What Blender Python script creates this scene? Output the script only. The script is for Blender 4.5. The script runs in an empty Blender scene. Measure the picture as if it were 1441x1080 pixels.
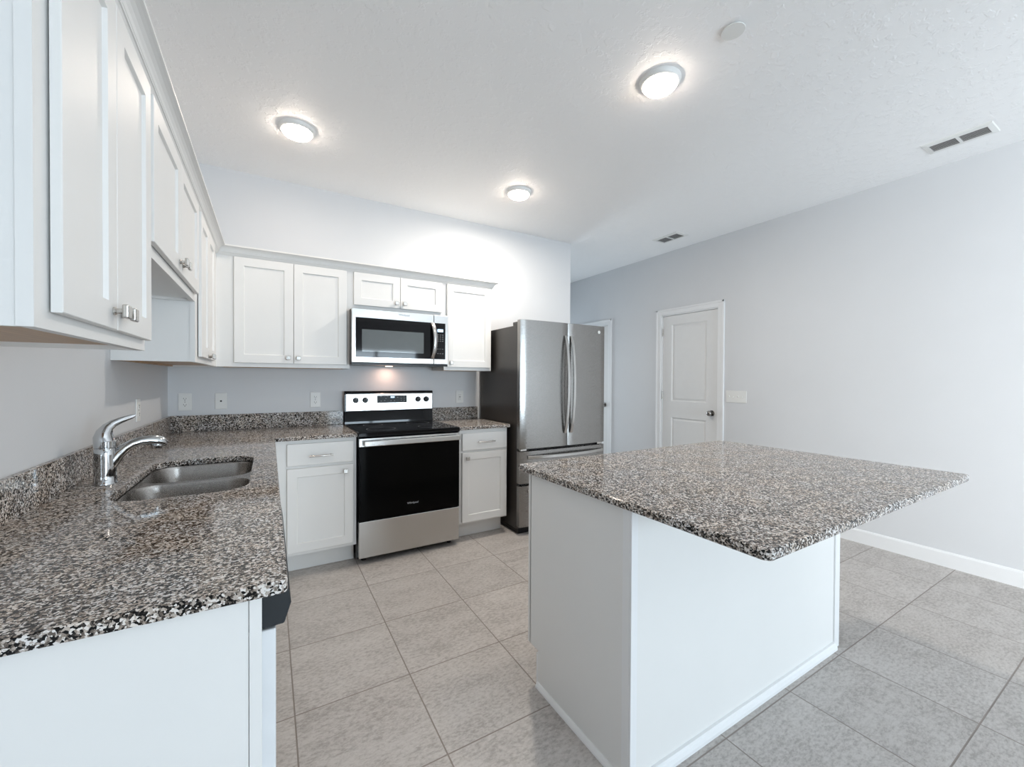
import bpy, bmesh, math, random
from mathutils import Vector, Matrix
random.seed(7)
S = bpy.context.scene
COL = S.collection

# ---------------------------------------------------------------- measures (metres)
D = 3.630          # plane of the range wall
H = 2.8054         # ceiling
XR = 4.664         # right wall
XE = 3.491         # free end of the range wall
YR = -5.0          # wall behind the viewer
YH = 6.3           # end of the passage
CT, CTH = 0.914, 0.0255
UF, DT = 0.298, 0.018
TS, TOX, TOY = 0.4446, 1.1284, 2.6482

# ---------------------------------------------------------------- camera
cam_d = bpy.data.cameras.new('camera')
cam = bpy.data.objects.new('camera', cam_d)
COL.objects.link(cam)
cam_d.sensor_fit = 'HORIZONTAL'
cam_d.sensor_width = 36.0
cam_d.lens = 36.0 * 578.695 / 1441.0
cam_d.clip_start = 0.02
cr = Vector((0.8613536739, -0.5079798439, 0.0051309389))
cu = Vector((0.0007129048, 0.0113088596, 0.9999357987))
cb = cr.cross(cu)
cam.matrix_world = Matrix(((cr.x, cu.x, cb.x, 0.60147), (cr.y, cu.y, cb.y, 0.0), (cr.z, cu.z, cb.z, 1.29068), (0, 0, 0, 1)))
S.camera = cam

# ---------------------------------------------------------------- colour management, sky, daylight
S.view_settings.view_transform = 'Standard'
S.view_settings.look = 'None'
S.view_settings.exposure = 0.14
S.view_settings.gamma = 1.0
S.view_settings.use_curve_mapping = False
try:
    S.cycles.use_denoising = True
    S.cycles.max_bounces = 10
    S.cycles.diffuse_bounces = 6
    S.cycles.caustics_reflective = False
    S.cycles.caustics_refractive = False
    S.cycles.sample_clamp_indirect = 6.0
except Exception:
    pass
W = bpy.data.worlds.new('sky')
S.world = W
W.use_nodes = True
bg = W.node_tree.nodes['Background']
bg.inputs[0].default_value = (0.75, 0.87, 1.0, 1)
bg.inputs[1].default_value = 0.6

def area_light(name, loc, rot, sx, sy, power, color, shape='RECTANGLE', spread=math.pi):
    l = bpy.data.lights.new(name, 'AREA')
    l.shape = shape
    l.size = sx
    if shape == 'RECTANGLE':
        l.size_y = sy
    l.energy = power
    l.color = color
    l.spread = spread
    o = bpy.data.objects.new(name, l)
    COL.objects.link(o)
    o.location = loc
    o.rotation_euler = rot
    return o
# daylight entering through the sliding door behind the viewer, then two added sources
area_light('daylight_rear', (3.1, YR - 0.25, 1.08), (math.radians(90), 0, 0), 2.5, 2.1, 305, (0.76, 0.88, 1.0))
area_light('added_light_left', (-0.25, -2.4, 1.08), (math.radians(90), 0, math.radians(-90)), 2.5, 2.1, 268, (0.99, 0.985, 1.0))  # unseen source added to brighten the right wall, floor and ceiling
area_light('added_light_passage', (4.08, YH + 0.25, 1.08), (math.radians(90), 0, math.radians(180)), 0.95, 2.0, 50, (0.82, 0.91, 1.0))  # unseen source added to lift the dark passage

# ---------------------------------------------------------------- materials
def new_mat(name):
    m = bpy.data.materials.new(name)
    m.use_nodes = True
    nt = m.node_tree
    return m, nt, nt.nodes['Principled BSDF']

def N(nt, typ, **kw):
    n = nt.nodes.new(typ)
    for k, v in kw.items():
        setattr(n, k, v)
    return n

def coords(nt, scale=(1, 1, 1)):
    tc = N(nt, 'ShaderNodeTexCoord')
    mp = N(nt, 'ShaderNodeMapping')
    mp.inputs['Scale'].default_value = scale
    nt.links.new(tc.outputs['Object'], mp.inputs['Vector'])
    return mp.outputs['Vector']

def ramp(nt, stops, interp='LINEAR'):
    r = N(nt, 'ShaderNodeValToRGB')
    r.color_ramp.interpolation = interp
    e = r.color_ramp.elements
    while len(e) < len(stops):
        e.new(0.5)
    for i, (pos, c) in enumerate(stops):
        e[i].position = pos
        e[i].color = (c[0], c[1], c[2], 1)
    return r

def noise(nt, vec, scale, detail=4, rough=0.55):
    n = N(nt, 'ShaderNodeTexNoise')
    n.inputs['Scale'].default_value = scale
    n.inputs['Detail'].default_value = detail
    n.inputs['Roughness'].default_value = rough
    nt.links.new(vec, n.inputs['Vector'])
    return n

def plain(name, col, rough=0.5, metal=0.0, var=0.03, nscale=14, bump=0.0, bscale=200, spec=0.5, stretch=(1, 1, 1), coat=0.0):
    m, nt, b = new_mat(name)
    v = coords(nt, stretch)
    n = noise(nt, v, nscale, 3)
    lo = [max(0, c * (1 - var)) for c in col]
    hi = [min(1, c * (1 + var)) for c in col]
    r = ramp(nt, [(0.3, lo), (0.7, hi)])
    nt.links.new(n.outputs['Fac'], r.inputs['Fac'])
    nt.links.new(r.outputs['Color'], b.inputs['Base Color'])
    b.inputs['Roughness'].default_value = rough
    b.inputs['Metallic'].default_value = metal
    b.inputs['Specular IOR Level'].default_value = spec
    b.inputs['Coat Weight'].default_value = coat
    if bump > 0:
        n2 = noise(nt, v, bscale, 3)
        bp = N(nt, 'ShaderNodeBump')
        bp.inputs['Strength'].default_value = bump
        bp.inputs['Distance'].default_value = 0.002
        nt.links.new(n2.outputs['Fac'], bp.inputs['Height'])
        nt.links.new(bp.outputs['Normal'], b.inputs['Normal'])
    return m

def emit(name, col, strength):
    m, nt, b = new_mat(name)
    v = coords(nt)
    n = noise(nt, v, 5)
    r = ramp(nt, [(0, [c * 0.97 for c in col]), (1, col)])
    nt.links.new(n.outputs['Fac'], r.inputs['Fac'])
    nt.links.new(r.outputs['Color'], b.inputs['Emission Color'])
    b.inputs['Base Color'].default_value = (0.8, 0.8, 0.8, 1)
    b.inputs['Emission Strength'].default_value = strength
    return m

def granite_mat():
    m, nt, b = new_mat('speckled_granite')
    v = coords(nt)
    wn = noise(nt, v, 90, 2)
    mx = N(nt, 'ShaderNodeVectorMath', operation='MULTIPLY_ADD')
    mx.inputs[1].default_value = (0.009, 0.009, 0.009)
    nt.links.new(wn.outputs['Color'], mx.inputs[0])
    nt.links.new(v, mx.inputs[2])
    vo = N(nt, 'ShaderNodeTexVoronoi')
    vo.inputs['Scale'].default_value = 250
    nt.links.new(mx.outputs['Vector'], vo.inputs['Vector'])
    sx = N(nt, 'ShaderNodeSeparateColor')
    nt.links.new(vo.outputs['Color'], sx.inputs['Color'])
    big = noise(nt, v, 75, 3, 0.6)
    a = N(nt, 'ShaderNodeMath', operation='MULTIPLY_ADD')
    a.inputs[1].default_value = 0.9
    a.inputs[2].default_value = -0.45
    nt.links.new(big.outputs['Fac'], a.inputs[0])
    s = N(nt, 'ShaderNodeMath', operation='ADD')
    nt.links.new(sx.outputs[0], s.inputs[0])
    nt.links.new(a.outputs[0], s.inputs[1])
    r = ramp(nt, [(0.0, (0.008, 0.008, 0.008)), (0.24, (0.035, 0.031, 0.028)), (0.34, (0.13, 0.108, 0.092)),
                  (0.45, (0.28, 0.24, 0.208)), (0.60, (0.45, 0.40, 0.358)), (0.77, (0.74, 0.715, 0.69))], 'CONSTANT')
    nt.links.new(s.outputs[0], r.inputs['Fac'])
    # pinkish and grey feldspar drift
    dr = noise(nt, v, 9, 2)
    rr = ramp(nt, [(0.35, (0.95, 0.97, 1.0)), (0.65, (1.0, 0.95, 0.90))])
    nt.links.new(dr.outputs['Fac'], rr.inputs['Fac'])
    mu = N(nt, 'ShaderNodeMix', data_type='RGBA', blend_type='MULTIPLY')
    mu.inputs[0].default_value = 1.0
    nt.links.new(r.outputs['Color'], mu.inputs[6])
    nt.links.new(rr.outputs['Color'], mu.inputs[7])
    nt.links.new(mu.outputs[2], b.inputs['Base Color'])
    b.inputs['Roughness'].default_value = 0.07
    b.inputs['Specular IOR Level'].default_value = 0.22
    return m

def tile_mat():
    m, nt, b = new_mat('beige_grey_floor_tile')
    tc = N(nt, 'ShaderNodeTexCoord')
    sep = N(nt, 'ShaderNodeSeparateXYZ')
    nt.links.new(tc.outputs['Object'], sep.inputs[0])
    def axis(out, off):
        a = N(nt, 'ShaderNodeMath', operation='SUBTRACT')
        a.inputs[1].default_value = off
        nt.links.new(out, a.inputs[0])
        d = N(nt, 'ShaderNodeMath', operation='DIVIDE')
        d.inputs[1].default_value = TS
        nt.links.new(a.outputs[0], d.inputs[0])
        fr = N(nt, 'ShaderNodeMath', operation='FRACT')
        nt.links.new(d.outputs[0], fr.inputs[0])
        fl = N(nt, 'ShaderNodeMath', operation='FLOOR')
        nt.links.new(d.outputs[0], fl.inputs[0])
        h = N(nt, 'ShaderNodeMath', operation='SUBTRACT')
        h.inputs[1].default_value = 0.5
        nt.links.new(fr.outputs[0], h.inputs[0])
        ab = N(nt, 'ShaderNodeMath', operation='ABSOLUTE')
        nt.links.new(h.outputs[0], ab.inputs[0])
        return ab.outputs[0], fl.outputs[0]
    ax, fx = axis(sep.outputs[0], TOX)
    ay, fy = axis(sep.outputs[1], TOY)
    mxm = N(nt, 'ShaderNodeMath', operation='MAXIMUM')
    nt.links.new(ax, mxm.inputs[0])
    nt.links.new(ay, mxm.inputs[1])
    g = N(nt, 'ShaderNodeMapRange')
    g.inputs['From Min'].default_value = 0.5 - 0.0031 / TS
    g.inputs['From Max'].default_value = 0.5 - 0.0020 / TS
    nt.links.new(mxm.outputs[0], g.inputs['Value'])
    cmb = N(nt, 'ShaderNodeCombineXYZ')
    nt.links.new(fx, cmb.inputs[0])
    nt.links.new(fy, cmb.inputs[1])
    wn = N(nt, 'ShaderNodeTexWhiteNoise', noise_dimensions='3D')
    nt.links.new(cmb.outputs[0], wn.inputs['Vector'])
    # each tile shows its own piece of the mottling
    off = N(nt, 'ShaderNodeVectorMath', operation='MULTIPLY_ADD')
    off.inputs[1].default_value = (7, 7, 7)
    nt.links.new(wn.outputs['Color'], off.inputs[0])
    nt.links.new(tc.outputs['Object'], off.inputs[2])
    st = N(nt, 'ShaderNodeMapping')
    st.inputs['Scale'].default_value = (1.0, 1.9, 1.0)
    nt.links.new(off.outputs['Vector'], st.inputs['Vector'])
    n1 = noise(nt, st.outputs['Vector'], 4.5, 5, 0.6)
    n2 = noise(nt, st.outputs['Vector'], 48, 6, 0.75)
    ad = N(nt, 'ShaderNodeMath', operation='MULTIPLY_ADD')
    ad.inputs[1].default_value = 0.72
    nt.links.new(n2.outputs['Fac'], ad.inputs[0])
    ml = N(nt, 'ShaderNodeMath', operation='MULTIPLY')
    ml.inputs[1].default_value = 0.28
    nt.links.new(n1.outputs['Fac'], ml.inputs[0])
    nt.links.new(ml.outputs[0], ad.inputs[2])
    r = ramp(nt, [(0.41, (0.345, 0.318, 0.298)), (0.49, (0.46, 0.43, 0.408)), (0.58, (0.54, 0.51, 0.487))])
    nt.links.new(ad.outputs[0], r.inputs['Fac'])
    tv = N(nt, 'ShaderNodeMapRange')
    tv.inputs['To Min'].default_value = 0.95
    tv.inputs['To Max'].default_value = 1.04
    nt.links.new(wn.outputs['Value'], tv.inputs['Value'])
    vs = N(nt, 'ShaderNodeVectorMath', operation='SCALE')
    nt.links.new(r.outputs['Color'], vs.inputs[0])
    nt.links.new(tv.outputs[0], vs.inputs['Scale'])
    mix = N(nt, 'ShaderNodeMix', data_type='RGBA')
    nt.links.new(g.outputs[0], mix.inputs[0])
    nt.links.new(vs.outputs['Vector'], mix.inputs[6])
    mix.inputs[7].default_value = (0.25, 0.215, 0.19, 1)
    nt.links.new(mix.outputs[2], b.inputs['Base Color'])
    b.inputs['Roughness'].default_value = 0.42
    bp = N(nt, 'ShaderNodeBump')
    bp.inputs['Strength'].default_value = 0.6
    bp.inputs['Distance'].default_value = 0.002
    inv = N(nt, 'ShaderNodeMath', operation='MULTIPLY_ADD')
    inv.inputs[1].default_value = -1.0
    nt.links.new(g.outputs[0], inv.inputs[0])
    sm = N(nt, 'ShaderNodeMath', operation='MULTIPLY')
    sm.inputs[1].default_value = 0.25
    nt.links.new(n2.outputs['Fac'], sm.inputs[0])
    nt.links.new(sm.outputs[0], inv.inputs[2])
    nt.links.new(inv.outputs[0], bp.inputs['Height'])
    nt.links.new(bp.outputs['Normal'], b.inputs['Normal'])
    return m

def ceiling_mat():
    m, nt, b = new_mat('knockdown_ceiling_paint')
    v = coords(nt)
    n1 = noise(nt, v, 22, 4, 0.6)
    r = ramp(nt, [(0.52, (0, 0, 0)), (0.60, (1, 1, 1))])
    nt.links.new(n1.outputs['Fac'], r.inputs['Fac'])
    bp = N(nt, 'ShaderNodeBump')
    bp.inputs['Strength'].default_value = 0.35
    bp.inputs['Distance'].default_value = 0.003
    nt.links.new(r.outputs['Color'], bp.inputs['Height'])
    nt.links.new(bp.outputs['Normal'], b.inputs['Normal'])
    b.inputs['Base Color'].default_value = (0.92, 0.92, 0.92, 1)
    b.inputs['Roughness'].default_value = 0.55
    return m

def steel_mat(name, col, rough, stretch):
    m, nt, b = new_mat(name)
    v = coords(nt, stretch)
    n = noise(nt, v, 60, 3)
    r = ramp(nt, [(0.3, [c * 0.95 for c in col]), (0.7, col)])
    nt.links.new(n.outputs['Fac'], r.inputs['Fac'])
    nt.links.new(r.outputs['Color'], b.inputs['Base Color'])
    rr = ramp(nt, [(0.3, (rough * 0.88,) * 3), (0.7, (rough * 1.12,) * 3)])
    nt.links.new(n.outputs['Fac'], rr.inputs['Fac'])
    nt.links.new(rr.outputs['Color'], b.inputs['Roughness'])
    b.inputs['Metallic'].default_value = 1.0
    return m

def wood_mat():
    m, nt, b = new_mat('maple_veneer')
    v = coords(nt, (1, 14, 14))
    n = noise(nt, v, 6, 5)
    r = ramp(nt, [(0.3, (0.42, 0.25, 0.12)), (0.7, (0.55, 0.35, 0.18))])
    nt.links.new(n.outputs['Fac'], r.inputs['Fac'])
    nt.links.new(r.outputs['Color'], b.inputs['Base Color'])
    b.inputs['Roughness'].default_value = 0.4
    return m

def glass_mat():
    m = bpy.data.materials.new('window_glass')
    m.use_nodes = True
    nt = m.node_tree
    nt.nodes.clear()
    out = N(nt, 'ShaderNodeOutputMaterial')
    mix = N(nt, 'ShaderNodeMixShader')
    tr = N(nt, 'ShaderNodeBsdfTransparent')
    tr.inputs[0].default_value = (0.95, 0.97, 0.97, 1)
    gl = N(nt, 'ShaderNodeBsdfGlossy')
    gl.inputs['Roughness'].default_value = 0.02
    fr = N(nt, 'ShaderNodeFresnel')
    fr.inputs[0].default_value = 1.5
    nt.links.new(fr.outputs[0], mix.inputs[0])
    nt.links.new(tr.outputs[0], mix.inputs[1])
    nt.links.new(gl.outputs[0], mix.inputs[2])
    nt.links.new(mix.outputs[0], out.inputs[0])
    return m

M = dict(
    wall=plain('pale_grey_wall_paint', (0.665, 0.675, 0.69), 0.55, var=0.01, nscale=3, bump=0.12, bscale=160),
    ceil=ceiling_mat(), tile=tile_mat(), granite=granite_mat(), wood=wood_mat(), glass=glass_mat(),
    white=plain('white_cabinet_paint', (0.78, 0.775, 0.76), 0.48, var=0.008, nscale=4),
    trim=plain('white_trim_paint', (0.80, 0.805, 0.81), 0.38, var=0.008),
    door=plain('white_door_paint', (0.74, 0.74, 0.735), 0.45, var=0.01),
    plastic=plain('white_plastic', (0.78, 0.78, 0.76), 0.35, var=0.01),
    dark=plain('dark_slot', (0.02, 0.02, 0.02), 0.6),
    steel=steel_mat('brushed_stainless_steel', (0.31, 0.30, 0.288), 0.27, (1, 1, 40)),
    steelh=steel_mat('brushed_stainless_horizontal', (0.55, 0.54, 0.525), 0.24, (1, 40, 40)),
    sinksteel=steel_mat('satin_sink_steel', (0.36, 0.34, 0.32), 0.26, (6, 6, 6)),
    nickel=steel_mat('satin_nickel', (0.58, 0.56, 0.53), 0.25, (10, 10, 10)),
    chrome=steel_mat('polished_chrome', (0.58, 0.59, 0.60), 0.05, (1, 1, 1)),
    bronze=steel_mat('dark_nickel', (0.32, 0.30, 0.28), 0.2, (5, 5, 5)),
    fridge_side=plain('charcoal_fridge_side', (0.040, 0.035, 0.032), 0.28, var=0.05),
    black=plain('black_enamel', (0.006, 0.006, 0.007), 0.28, spec=0.25),
    blackglass=plain('black_glass', (0.004, 0.004, 0.005), 0.05, spec=0.28),
    ovenglass=plain('oven_black_glass', (0.003, 0.003, 0.003), 0.06, spec=0.05),
    screen=plain('microwave_window_screen', (0.10, 0.115, 0.12), 0.05, spec=0.9),
    navy=plain('black_plastic', (0.010, 0.014, 0.018), 0.4),
    duct=plain('dark_duct', (0.025, 0.025, 0.025), 0.6),
    louver=plain('louver_paint', (0.30, 0.295, 0.29), 0.5),
    grey=plain('grey_plastic', (0.30, 0.30, 0.30), 0.5),
    mark=plain('pale_print', (0.42, 0.43, 0.45), 0.5),
    ring=plain('burner_print', (0.05, 0.05, 0.052), 0.3),
    blue=emit('blue_display_glow', (0.25, 0.60, 1.0), 1.6),
    dwdoor=plain('dishwasher_white_edge', (0.72, 0.74, 0.76), 0.35),
    ledface=emit('led_diffuser_glow', (1.0, 0.84, 0.71), 44.0),
    hoodlens=emit('hood_lamp_glow', (1.0, 0.78, 0.58), 3.0),
)

# ---------------------------------------------------------------- mesh helpers
def bm_new():
    return bmesh.new()

def join_bm(bm, other):
    me = bpy.data.meshes.new('tmp')
    other.to_mesh(me)
    other.free()
    bm.from_mesh(me)
    bpy.data.meshes.remove(me)

def box(bm, x0, x1, y0, y1, z0, z1, bev=0.0, seg=1):
    b = bmesh.new()
    bmesh.ops.create_cube(b, size=1.0)
    for v in b.verts:
        v.co = Vector(((x0 + x1) / 2 + v.co.x * (x1 - x0), (y0 + y1) / 2 + v.co.y * (y1 - y0), (z0 + z1) / 2 + v.co.z * (z1 - z0)))
    if bev > 0:
        bmesh.ops.bevel(b, geom=b.edges[:], offset=bev, segments=seg, affect='EDGES', profile=0.5)
    join_bm(bm, b)

def prism(bm, pts, axis, a0, a1, bev=0.0, seg=1):
    """closed 2D outline pts extruded along axis ('x': pts are (y,z); 'y': (x,z); 'z': (x,y))"""
    b = bmesh.new()
    def to3(p, a):
        if axis == 'x':
            return (a, p[0], p[1])
        if axis == 'y':
            return (p[0], a, p[1])
        return (p[0], p[1], a)
    lo = [b.verts.new(to3(p, a0)) for p in pts]
    hi = [b.verts.new(to3(p, a1)) for p in pts]
    n = len(pts)
    b.faces.new(lo)
    b.faces.new(hi)
    for i in range(n):
        b.faces.new((lo[i], lo[(i + 1) % n], hi[(i + 1) % n], hi[i]))
    bmesh.ops.recalc_face_normals(b, faces=b.faces[:])
    if bev > 0:
        es = [e for e in b.edges if len(e.link_faces) == 2 and e.calc_face_angle(0) > 0.6]
        bmesh.ops.bevel(b, geom=es, offset=bev, segments=seg, affect='EDGES', profile=0.5)
    join_bm(bm, b)

def lathe(bm, prof, cx, cy, cz, axis='z', n=32, caps=True):
    """prof: (radius, height) pairs"""
    b = bmesh.new()
    rings = []
    for r, h in prof:
        ring = []
        for i in range(n):
            a = 2 * math.pi * i / n
            u, w = r * math.cos(a), r * math.sin(a)
            p = {'z': (cx + u, cy + w, cz + h), 'y': (cx + u, cy + h, cz + w), 'x': (cx + h, cy + u, cz + w)}[axis]
            ring.append(b.verts.new(p))
        rings.append(ring)
    for k in range(len(rings) - 1):
        for i in range(n):
            b.faces.new((rings[k][i], rings[k][(i + 1) % n], rings[k + 1][(i + 1) % n], rings[k + 1][i]))
    if caps:
        b.faces.new(rings[0])
        b.faces.new(rings[-1])
    bmesh.ops.recalc_face_normals(b, faces=b.faces[:])
    join_bm(bm, b)

def tube(bm, pts, radii, n=14, flat=None):
    """round (or, with flat=(a,b) factors, oval) tube along pts"""
    b = bmesh.new()
    P = [Vector(p) for p in pts]
    if not isinstance(radii, (list, tuple)):
        radii = [radii] * len(P)
    up = None
    rings = []
    for k, p in enumerate(P):
        t = (P[min(k + 1, len(P) - 1)] - P[max(k - 1, 0)]).normalized()
        if up is None:
            up = Vector((0, 0, 1)) if abs(t.z) < 0.9 else Vector((0, 1, 0))
        s = t.cross(up).normalized()
        up = s.cross(t).normalized()
        fa, fb = flat[k] if isinstance(flat, list) else (flat or (1, 1))
        rings.append([b.verts.new(p + s * (radii[k] * fa * math.cos(2 * math.pi * i / n)) + up * (radii[k] * fb * math.sin(2 * math.pi * i / n))) for i in range(n)])
    for k in range(len(rings) - 1):
        for i in range(n):
            b.faces.new((rings[k][i], rings[k][(i + 1) % n], rings[k + 1][(i + 1) % n], rings[k + 1][i]))
    b.faces.new(rings[0])
    b.faces.new(rings[-1])
    bmesh.ops.recalc_face_normals(b, faces=b.faces[:])
    join_bm(bm, b)

def sweep(bm, path, prof):
    """mitred moulding: path of (x,y); prof of (outward, z), outward is to the right of travel"""
    b = bmesh.new()
    P = [Vector((p[0], p[1])) for p in path]
    nor = []
    for i in range(len(P) - 1):
        d = (P[i + 1] - P[i]).normalized()
        nor.append(Vector((d.y, -d.x)))
    rings = []
    for i, p in enumerate(P):
        if i == 0:
            m = nor[0]
        elif i == len(P) - 1:
            m = nor[-1]
        else:
            m = (nor[i - 1] + nor[i])
            m = m / m.dot(nor[i])
        rings.append([b.verts.new((p.x + m.x * o, p.y + m.y * o, z)) for o, z in prof])
    n = len(prof)
    for k in range(len(rings) - 1):
        for i in range(n):
            b.faces.new((rings[k][i], rings[k][(i + 1) % n], rings[k + 1][(i + 1) % n], rings[k + 1][i]))
    b.faces.new(rings[0])
    b.faces.new(rings[-1])
    bmesh.ops.recalc_face_normals(b, faces=b.faces[:])
    join_bm(bm, b)

def slab_with_hole(bm, outer, holes, z0, z1, bev=0.0, seg=2):
    b = bmesh.new()
    es = []
    for loop in [outer] + holes:
        vs = [b.verts.new((x, y, z1)) for x, y in loop]
        for i in range(len(vs)):
            es.append(b.edges.new((vs[i], vs[(i + 1) % len(vs)])))
    bmesh.ops.triangle_fill(b, use_beauty=True, use_dissolve=False, edges=es)
    top = b.faces[:]
    r = bmesh.ops.extrude_face_region(b, geom=top)
    vs = [v for v in r['geom'] if isinstance(v, bmesh.types.BMVert)]
    bmesh.ops.translate(b, verts=vs, vec=(0, 0, z0 - z1))
    bmesh.ops.recalc_face_normals(b, faces=b.faces[:])
    if bev > 0:
        ed = [e for e in b.edges if len(e.link_faces) == 2 and e.calc_face_angle(0) > 1.0 and abs(e.verts[0].co.z - e.verts[1].co.z) < 1e-5]
        bmesh.ops.bevel(b, geom=ed, offset=bev, segments=seg, affect='EDGES', profile=0.5)
    join_bm(bm, b)

def rrect(x0, x1, y0, y1, r, n=8):
    pts = []
    for cx, cy, a0 in ((x1 - r, y1 - r, 0), (x0 + r, y1 - r, 90), (x0 + r, y0 + r, 180), (x1 - r, y0 + r, 270)):
        for i in range(n + 1):
            a = math.radians(a0 + 90 * i / n)
            pts.append((cx + r * math.cos(a), cy + r * math.sin(a)))
    return pts

def obj(name, bm, mat, parent=None, smooth=False, label=None):
    me = bpy.data.meshes.new(name)
    bm.to_mesh(me)
    bm.free()
    me.materials.append(mat)
    o = bpy.data.objects.new(name, me)
    COL.objects.link(o)
    if parent is not None:
        o.parent = parent
    if smooth:
        for p in me.polygons:
            p.use_smooth = True
        try:
            me.set_sharp_from_angle(angle=math.radians(38))
        except Exception:
            pass
    if label:
        o['label'] = label
    return o

def thing(name, label, cat, loc=(0, 0, 0), rz=0.0, group=None):
    o = bpy.data.objects.new(name, None)
    o.empty_display_size = 0.1
    COL.objects.link(o)
    o.location = loc
    o.rotation_euler = (0, 0, rz)
    o['label'] = label
    o['category'] = cat
    if group:
        o['group'] = group
    return o

def tag(o, label, cat, group=None):
    o['label'] = label
    o['category'] = cat
    if group:
        o['group'] = group
    return o

def struct(name, bm, mat, parent=None, smooth=False):
    o = obj(name, bm, mat, parent, smooth)
    if parent is None:
        o['kind'] = 'structure'
    return o

def struct_empty(name, loc):
    o = bpy.data.objects.new(name, None)
    COL.objects.link(o)
    o.location = loc
    o['kind'] = 'structure'
    return o

def copy_tree(o, parent=None):
    c = o.copy()
    COL.objects.link(c)
    if parent is not None:
        c.parent = parent
    for ch in list(o.children):
        copy_tree(ch, c)
    return c

# ---------------------------------------------------------------- the room
T = 0.12
bm = bm_new(); box(bm, -0.2, XR + 0.2, YR - 0.2, YH + 0.2, -0.1, 0.0); struct('floor', bm, M['tile'])
bm = bm_new(); box(bm, -0.2, XR + 0.2, YR - 0.2, YH + 0.2, H, H + 0.1); struct('ceiling', bm, M['ceil'])
LW0, LW1, LWZ0, LWZ1 = -3.6, -1.2, 0.0, 2.10       # unseen glass door added in the left wall to let light in
bm = bm_new()
box(bm, -T, 0.0, YR, LW0, 0, H); box(bm, -T, 0.0, LW1, D + T, 0, H); box(bm, -T, 0.0, LW0, LW1, LWZ1, H)
struct('wall_left', bm, M['wall'])
bm = bm_new(); box(bm, 0.0, XE, D, D + T, 0, H); box(bm, XE - T, XE, D + T, YH, 0, H); struct('wall_back', bm, M['wall'])
bm = bm_new(); box(bm, XE, 3.55, YH, YH + T, 0, H); box(bm, 4.60, XR, YH, YH + T, 0, H); box(bm, 3.55, 4.60, YH, YH + T, 2.08, H); struct('wall_passage', bm, M['wall'])
# right wall with its two door openings
DA0, DA1, DZ = 2.622, 3.354, 2.062       # opening of the near door
DB0, DB1 = 4.252, 4.984                  # opening of the far door
bm = bm_new()
for a, b_ in ((YR, DA0), (DA1, DB0), (DB1, YH)):
    box(bm, XR, XR + T, a, b_, 0, H)
for a, b_ in ((DA0, DA1), (DB0, DB1)):
    box(bm, XR, XR + T, a, b_, DZ, H)
struct('wall_right', bm, M['wall'])
# wall behind the viewer, with a sliding glass door
SD = (1.95, 4.25, 0.0, 2.08)
bm = bm_new()
box(bm, -T, SD[0], YR - T, YR, 0, H)
box(bm, SD[0], SD[1], YR - T, YR, SD[3], H)
box(bm, SD[1], XR + T, YR - T, YR, 0, H)
struct('wall_rear', bm, M['wall'])

R90_ = math.pi / 2
def glazing(name, r, mulls, rails, side=False, wx=None, wy=YR - 0.06):
    x0, x1, z0, z1 = r
    root = struct_empty(name, (XR + 0.06 if wx is None else wx, (x0 + x1) / 2, z0) if side else ((x0 + x1) / 2, wy, z0))
    if side:
        root.rotation_euler = (0, 0, R90_)
    cx = (x0 + x1) / 2
    bm = bm_new()
    f = 0.05
    hw = (x1 - x0) / 2
    hh = z1 - z0
    box(bm, -hw, -hw + f, -0.04, 0.04, 0, hh); box(bm, hw - f, hw, -0.04, 0.04, 0, hh)
    box(bm, -hw + f, hw - f, -0.04, 0.04, hh - f, hh); box(bm, -hw + f, hw - f, -0.04, 0.04, 0, f)
    for q in mulls:
        box(bm, q - cx - 0.035, q - cx + 0.035, -0.03, 0.03, f, hh - f)
    for q in rails:
        box(bm, -hw + f, hw - f, -0.02, 0.02, q - 0.02, q + 0.02)
    obj('window_frame', bm, M['trim'], root)
    bm = bm_new(); box(bm, -hw + f, hw - f, -0.004, 0.004, f, hh - f); obj('pane', bm, M['glass'], root)
glazing('door_3', SD, (3.1,), ())
glazing('added_door_left', (LW0, LW1, LWZ0, LWZ1), ((LW0 + LW1) / 2,), (), True, -0.06)  # added unseen glass door, carries the extra light from the left
glazing('added_door_passage', (3.55, 4.60, 0.0, 2.08), (), (1.0,), False, None, YH + 0.06)  # added unseen glazed door, there to light the passage

# baseboards
BP = [(0, 0), (0.013, 0), (0.013, 0.093), (0.009, 0.103), (0.004, 0.107), (0, 0.107)]
bm = bm_new()
sweep(bm, [(XR, DA0 - 0.068), (XR, YR)], BP)
sweep(bm, [(XR, DB0 - 0.068), (XR, DA1 + 0.068)], BP)
sweep(bm, [(XR, YH), (XR, DB1 + 0.068)], BP)
struct('baseboard_right', bm, M['trim'])
bm = bm_new(); sweep(bm, [(0, YR), (0, LW0)], BP); sweep(bm, [(0, LW1), (0, 0.88)], BP); struct('baseboard_left', bm, M['trim'])
bm = bm_new(); sweep(bm, [(3.30, D), (XE, D), (XE, YH)], BP); struct('baseboard_back', bm, M['trim'])
bm = bm_new(); sweep(bm, [(SD[0], YR), (0, YR)], BP); struct('baseboard_rear', bm, M['trim'])

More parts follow.
